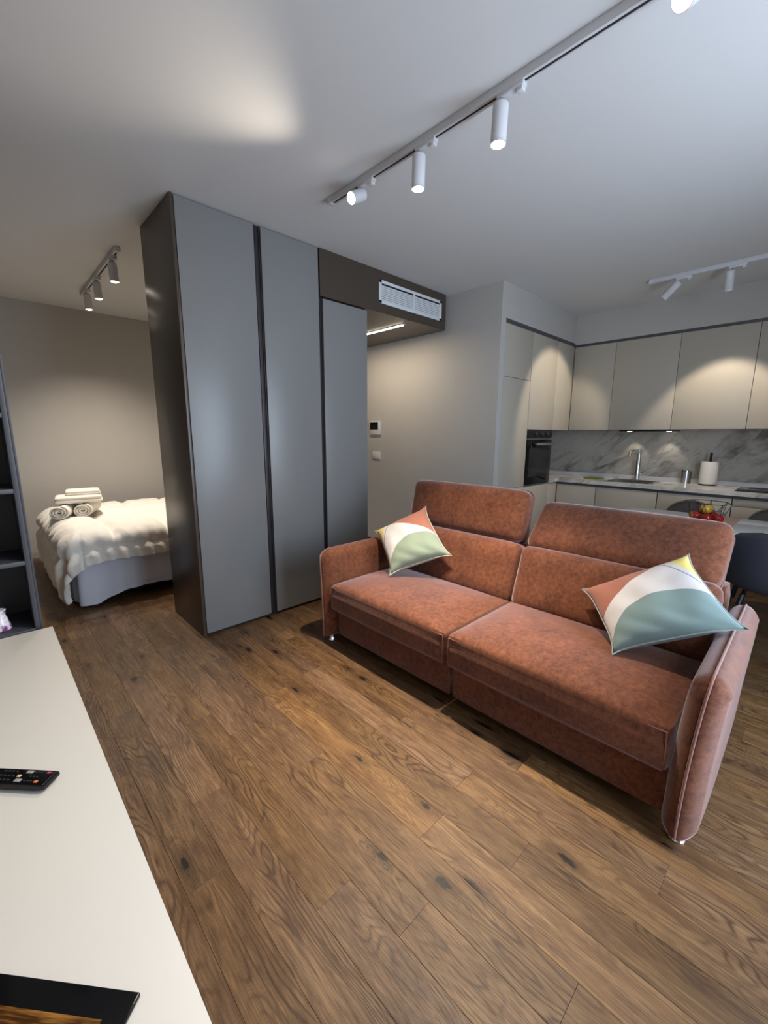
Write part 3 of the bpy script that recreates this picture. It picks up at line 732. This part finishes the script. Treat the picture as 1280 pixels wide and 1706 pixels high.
cushion('printed cushion leaning on the right arm of the sofa', [(2.10, .737, .61), (2.25, .345, .846), (1.955, .09, .672), (1.835, .495, .452)], M['cushR'])

# ================================================================== DINING AREA
tb = thing('dining_table', 'pale rectangular dining table behind the sofa', 'table', (3.73, .2, 0))
TZ = .75
obj('tabletop', (lambda bm: bx(bx(bm, 3.32, 3.898, -.75, 1.075, TZ-.028, TZ, .002), 3.901, 4.14, -.75, 1.075, TZ-.028, TZ, .002))(nb()), M['white'], tb)
box('apron', M['black'], (3.40, 4.06, -.65, .98, TZ-.09, TZ-.028), tb)
for x in (3.40, 4.06):
    for y in (-.66, .99): box('leg', M['black'], (x-.025, x+.025, y-.025, y+.025, 0, TZ-.028), tb, .003)
rn = tag(obj('table_runner', bx(nb(), 3.30, 4.145, .345, .615, TZ+.0003, TZ+.003, .0008), M['pink']), 'blush pink runner across the dining table', 'table runner')
def chair(label, loc, rz, mat, legm, roundness, pw, top=.83, grp=None, wd=.225):
    t = thing('dining_chair', label, 'chair', (loc[0], loc[1], 0), (0, 0, rz), grp)
    prof = [(-.235, top), (-.228, .74), (-.218, .64), (-.205, .55), (-.17, .485), (-.10, .455), (0, .447), (.12, .452), (.20, .462), (.235, .455)]
    def cr(u):
        f = u*(len(prof)-1); i = min(int(f), len(prof)-2); s = f-i
        p0, p1, p2, p3 = [Vector(prof[max(0, min(len(prof)-1, i+k))]) for k in (-1, 0, 1, 2)]
        return .5*((2*p1)+(p2-p0)*s+(2*p0-5*p1+4*p2-p3)*s*s+(3*p1-p0-3*p2+p3)*s**3)
    def fn(u, v):
        a = 2*v-1; p = cr(u)
        wt_ = wd*max(.04, 1-max(0, 1-u/roundness)**pw)**(1/pw)
        if u > .86: wt_ *= 1-((u-.86)/.14)**3*.25
        back = max(0, 1-u/.45)
        dx = .075*abs(a)**2.4*(1-abs(u-.32)*1.2) if u < .9 else 0
        dz = .045*abs(a)**2.5*max(0, min(1, (u-.35)/.2))*max(0, 1-(u-.5)*1.6 if u > .5 else 1)
        return Vector((p[0]+dx, a*wt_, p[1]+dz))
    bm = nb(); grid(bm, fn, 36, 20)
    bmesh.ops.recalc_face_normals(bm, faces=bm.faces)
    bmesh.ops.solidify(bm, geom=list(bm.faces), thickness=.012)
    obj('shell', bm, mat, t, local=True, angle=60)
    for sx, sy in ((.15, .13), (.15, -.13), (-.13, .13), (-.13, -.13)):
        obj('leg', tube(nb(), [(sx, sy, .445), (sx*1.45, sy*1.55, 0.0)], [.013, .010], 10), legm, t, local=True)
    return t
G4 = 'chairs around the dining table'
chair('black plastic shell chair between sofa and dining table', (3.30, .075), 0, M['shellb'], M['black'], .14, 3.2, .838, G4)
chair('grey brown chair beyond the dining table behind the fruit basket', (4.36, .725), math.pi, M['shellg'], M['black'], .36, 2.0, .80, G4)
chair('grey brown chair beyond the dining table at the right picture edge', (4.36, .15), math.pi, M['shellg'], M['black'], .36, 2.0, .80, G4)
BC = Vector((3.72, .505, TZ+.003))
bk = thing('fruit_basket', 'black wire basket of apples on the blush table runner', 'basket', tuple(BC))
NW = 8
rim = [BC+Vector((.136*math.cos(2*math.pi*k/NW), .136*math.sin(2*math.pi*k/NW), .150)) for k in range(NW)]
lowr = [BC+Vector((.085*math.cos(2*math.pi*(k+.5)/NW), .085*math.sin(2*math.pi*(k+.5)/NW), .004)) for k in range(NW)]
obj('rim', tube(nb(), rim, .0030, 6, closed=True), M['wire'], bk)
obj('base_ring', tube(nb(), lowr, .0028, 6, closed=True), M['wire'], bk)
bm = nb()
for k in range(NW//2): tube(bm, [lowr[k], lowr[k+NW//2]], .0022, 6)
obj('base_wire', bm, M['wire'], bk)
for k in range(NW):
    bm = nb(); tube(bm, [rim[k], lowr[k]], .0022, 6); tube(bm, [rim[(k+1) % NW], lowr[k]], .0022, 6)
    m1 = (rim[k]+lowr[k])/2; m2 = (rim[(k+1) % NW]+lowr[k])/2; tube(bm, [m1, m2], .0018, 5)
    obj('side_wire', bm, M['wire'], bk)
def apple(label, off, mat, r=.036, tilt=(0, 0, 0)):
    t = thing('apple', label, 'apple', tuple(BC+Vector(off)), tilt, 'apples in the wire basket')
    prof = []
    for i in range(13):
        a = math.pi*i/12; rr_ = r*math.sin(a)*(1.03+.08*math.cos(a*1)*-1); z = -r*.92*math.cos(a)
        if i > 9: z -= .010*((i-9)/3)**2
        if i < 2: z += .004*(2-i)/2
        prof.append((max(.0008, rr_), z))
    obj('fruit', lathe(nb(), prof, (0, 0, 0), 20), mat, t, local=True, angle=180)
    obj('stem', tube(nb(), [(0, 0, r*.66), (.003, 0, r*1.05)], .0016, 6), M['stem'], t, local=True)
apple('red and yellow apple at the left of the wire basket', (-.014, .060, .045), M['redy'], .039, tilt=(.3, .2, 0))
apple('yellow green apple on top of the pile in the wire basket', (.008, .006, .103), M['yelg'], .040, tilt=(.1, -.3, 0))
apple('small red apple low at the front of the wire basket', (-.060, -.012, .043), M['red'], .037, tilt=(-.2, .4, 0))
apple('red apple low at the right front of the wire basket', (-.010, -.068, .043), M['red'], .037, tilt=(.5, .1, 0))
apple('dark red apple at the back right of the wire basket', (.062, -.024, .045), M['red'], .038, tilt=(.0, .5, 1))
apple('dark red apple at the back left of the wire basket', (.058, .052, .045), M['red'], .037, tilt=(.2, .5, 2))

# ================================================================== TV BENCH, REMOTE, TRAY
DZ = .55
dk = thing('tv_bench', 'low bench with a white top along the left wall', 'bench', (-.17, .6, 0))
box('top', M['white'], (X0+.002, .138, -.80, 2.205, DZ-.025, DZ), dk, .0015)
box('body', M['white'], (X0+.01, .10, -.79, 2.19, .06, DZ-.025), dk)
box('plinth', M['gap'], (X0+.02, .05, -.77, 2.17, 0, .06), dk)
for i in range(4): box('drawer_front', M['white'], (.10, .118, -.79+i*.745+.002, -.79+(i+1)*.745-.002, .065, DZ-.04), dk, .001)
rc = thing('remote_control', 'black television remote on the white bench', 'remote control', (.0305, 1.1565, DZ), (0, 0, math.radians(133)))
def rfn(c, ux, uy, uz):
    if uz < 0: c.x = c.x + (.016 if c.x < 0 else -.01)*(-uz)*abs(ux)**3; c.y *= 1+.16*uz
    return c
obj('body', puff(nb(), (.185, .046, .019), .004, (0, 0, .0), (14, 8, 4), T((.0925, 0, .0096)), fn=rfn), M['black'], rc, local=True)
obj('face_plate', bx(nb(), .004, .182, -.0205, .0205, .0188, .0198, .0004), M['gloss'], rc, local=True)
obj('tip_strip', bx(nb(), .0045, .0065, -.0205, .0205, .0196, .0204), M['steel'], rc, local=True)
def button(mat, u, v, su, sv, nm='button'):
    return obj(nm, bx(nb(), u-su, u+su, v-sv, v+sv, .0197, .0212, .0006), mat, rc, local=True)
button(M['pinkb'], .020, -.013, .004, .003); button(M['orange'], .029, .0135, .0045, .003)
button(M['greyb'], .066, -.0125, .008, .0042, 'rocker_button'); button(M['greyb'], .074, .0125, .008, .0042, 'rocker_button'); button(M['cream'], .082, 0, .0045, .0035)
for u in (.038, .046, .054):
    for v in (-.0125, 0, .0125): button(M['rubber'], u+.004*(v > 0), v, .0025, .002)
for u in (.098, .108, .118, .128):
    for v in (-.0125, 0, .0125): button(M['rubber'], u, v, .003, .0022)
ta = math.atan2(.76, -.65)
tr = thing('tray', 'flat black tray with streaked brown centre on the white bench', 'tray', (.074, .591, DZ), (0, 0, ta))
obj('border', bx(nb(), 0, .36, 0, .25, .0002, .008, .002), M['gloss'], tr, local=True)
obj('streaked_centre', bx(nb(), .034, .326, .034, .216, .0078, .0088), M['stripe'], tr, local=True)

# ================================================================== BOOKCASE AND JAR
bc = thing('bookcase', 'dark grey open bookcase at the far end of the white bench', 'bookcase', (-.17, 2.36, 0))
BY0, BY1 = 2.222, 2.50
box('side_panel', M['anth'], (.083, .100, BY0, BY1, 0, 2.72-.01), bc, .001)
box('outer_panel', M['anth'], (.1005, .1085, BY0+.004, BY1, 0, 2.72-.01), bc, .001)
box('side_panel', M['anth'], (X0+.002, X0+.02, BY0, BY1, 0, 2.72-.01), bc, .001)
box('back_panel', M['anth'], (X0+.02, .083, BY1-.012, BY1, 0, 2.72-.01), bc)
for z in (.252, .552, .850, 1.150, 1.448, 1.75, 2.05, 2.35, 2.70):
    box('shelf', M['anth'], (X0+.02, .083, BY0+.002, BY1-.012, z-.018, z), bc, .0008)
jr = thing('candle_jar', 'small white jar with purple flower print on the bookcase shelf', 'jar', (-.022, 2.30, .552))
obj('jar_body', lathe(nb(), [(.028, 0), (.034, .004), (.034, .012), (.024, .052), (.0195, .064), (.0225, .088), (.0205, .088), (.0175, .066), (.022, .05), (.030, .012), (.0, .008)][:-1], (-.022, 2.30, .552), 28), M['jar'], jr)
obj('rim', lathe(nb(), [(.0228, .085), (.0238, .089), (.0205, .091)], (-.022, 2.30, .552), 28, cap0=False, cap1=False), M['wpaint'], jr)

# ================================================================== BED
bd = thing('bed', 'double bed with a black base in the sleeping nook', 'bed', (1.4, 4.65, 0))
box('base', M['dark'], (.47, 2.40, 3.92, 5.46, .06, .30), bd, .01)
for x in (.50, 2.30):
    for y in (3.93, 5.39): box('leg', M['dark'], (x-.03, x+.03, y-.03, y+.03, 0, .06), bd)
obj('mattress', puff(nb(), (1.93, 1.56, .22), .05, (0, 0, .0), (12, 12, 6), T((1.435, 4.69, .41))), M['sheet'], bd)
# valance sheet hanging below the duvet
def skirt(u, v):
    # u along: from the far foot corner, along the foot, round the corner, along the near side
    Lf, Ln = 1.5, 2.05; s = u*(Lf+Ln); k = v
    zb = .025 if s < Lf+.12 else .025+.07*min(1, (s-Lf-.12)/.22)
    z = .50*(1-k)+zb*k; wv = .012*math.sin(s*21)*k+.006*math.sin(s*47+1)*k
    out = .012*k
    if s < Lf-.06: return Vector((.435-out-wv, 5.4-s*1.0, z))
    if s > Lf+.06: return Vector((.435+(s-Lf), 3.885-out-wv, z))
    a = (s-Lf+.06)/.12*math.pi/2
    return Vector((.495-(.06+out+wv)*math.cos(a), 3.945-(.06+out+wv)*math.sin(a), z))
bm = nb(); grid(bm, skirt, 150, 8)
vl = tag(obj('valance_sheet', bm, M['sheet'], angle=180), 'pale bluish sheet hanging round the bed below the duvet', 'bedsheet')
bm = tube(nb(), [skirt(.47+.5*i/60, .90)+Vector((0, -.003, 0)) for i in range(61)], .0022, 6)
obj('hem_line', bm, M['sheet'], vl)
# duvet: puffy top, hanging sides
DX0, DX1, DY0, DY1, DTOP = .40, 2.40, 3.845, 5.50, .565
def duv(u, v):
    # u in 0..1 along x (0 = foot hem, grows right), v in 0..1 along y (0 = near hem)
    hf, hn = .49, .19                       # how far it hangs at the foot and at the near side
    s = u*(DX1-DX0+hf)-hf; t_ = v*(DY1-DY0+hn)-hn
    r = .085
    def fold(a):
        if a >= r: return a, 0.0
        q = (r-a)/r
        if q < math.pi/2: return r-r*math.sin(q), r*(1-math.cos(q))
        return 0.0, r+(q-math.pi/2)*r
    def lift(p, q): return noise.noise(Vector((s*p, t_*p, q)))
    qx, qy = (s+.10)/.40, (t_+.06)/.34
    g = min(1, abs(math.sin(math.pi*qx))*2.2)**.6*min(1, abs(math.sin(math.pi*qy))*2.2)**.6
    cr_ = (abs(lift(13, 2.3))+.6*abs(noise.noise(Vector((s*9+t_*16, t_*5, 7.1)))))*.010
    pf = .046*g + .010*lift(4, .3) + cr_
    if s < r and t_ < r:
        a, b2 = r-s, r-t_; rho = math.hypot(a, b2); rho = rho if rho < .42 else .42+.17*(1-math.exp(-(rho-.42)/.17)); ph = math.atan2(b2, a)
        hx, dz = fold(r-rho)
        rc = max(0.0, r-rho) if False else 0
        ou = r-hx
        dirv = Vector((-math.cos(ph), -math.sin(ph), 0))
        base = Vector((DX0+r, DY0+r, DTOP-dz)) + dirv*ou
        deep = max(0, min(1, dz/.15))
        pf += deep*(.030*math.sin(ph*7.0+dz*5)+.035*math.sin(2*ph))
        nz = (Vector((0, 0, 1))*(1-deep)+dirv*deep).normalized()
    else:
        fx, dxz = fold(s); fy, dyz = fold(t_)
        base = Vector((DX0+fx, DY0+fy, DTOP-dxz-dyz))
        near = max(0, min(1, dyz/.10)); foot = max(0, min(1, dxz/.10))
        pf += near*(.012*math.sin(s*31+2*math.sin(t_*9))+.010*math.sin(s*67+t_*20))+foot*(.016*math.sin(t_*26+1.5*math.sin(s*7)))
        nz = (Vector((0, 0, 1))*(1-max(near, foot))+Vector((0, -1, .05))*near+Vector((-1, 0, .05))*foot).normalized()
        if near: base.z += near*(.020*math.sin(s*6.5+.5)+.05*min(1, max(0, s)/.55))*min(1, dyz/.2)
    p = base + nz*(pf+.012)
    p.z = max(p.z, .03)
    return p
bm = nb(); grid(bm, duv, 190, 150); bmesh.ops.recalc_face_normals(bm, faces=bm.faces)
tag(obj('duvet', bm, M['duvet'], angle=180), 'white quilted duvet draped over the bed', 'duvet')
# towels
def roll(label, c, ang, r, L_, sq=.86):
    t = thing('rolled_towel', label, 'towel', (c[0], c[1], c[2]-r*sq), (0, 0, ang), 'rolled towels on the duvet')
    bm = nb(); n_ = 90; turns = 3.2; th_ = r*.16
    def fn(u, v):
        a = u*turns*2*math.pi; rr_ = r*(.22+.78*u)+.002*noise.noise(Vector((u*20, v*3, r*90)))
        if u > .995: rr_ -= .003
        yy = (v-.5)*L_ + .004*math.sin(a*1.7)
        return Vector((rr_*math.cos(a), yy, r*sq+rr_*sq*math.sin(a)))
    grid(bm, fn, n_, 8); bmesh.ops.recalc_face_normals(bm, faces=bm.faces)
    bmesh.ops.solidify(bm, geom=list(bm.faces), thickness=th_)
    obj('cloth', bm, M['towel'], t, local=True, angle=180)
def folded(label, x0, x1, y0, y1, z0, hgt, rz=0.0):
    cx, cy = (x0+x1)/2, (y0+y1)/2
    t = thing('folded_towel', label, 'towel', (cx, cy, z0), (0, 0, rz), 'folded towels on the duvet')
    for i in range(2):
        h2 = hgt/2
        bm = puff(nb(), (x1-x0-.01*i, y1-y0-.008*i, h2+.002), h2*.48, (0, 0, .004), (14, 12, 6), T((0, 0, h2*(i+.5))), wob=.004)
        obj('fold', bm, M['towel'], t, local=True, angle=180)
TB = .620
roll('left rolled white towel with its spiral end showing', (.50, 4.70, TB+.066), math.radians(-22), .080, .34, .82)
roll('right rolled white towel under the folded towels', (.675, 4.72, TB+.066), math.radians(-22), .080, .34, .82)
folded('thick folded white towel lying on the two rolled towels', .44, .80, 4.58, 4.86, TB+.133, .056, math.radians(-8))
folded('thin folded white towel on top of the towel pile', .53, .80, 4.66, 4.92, TB+.196, .034, math.radians(-8))
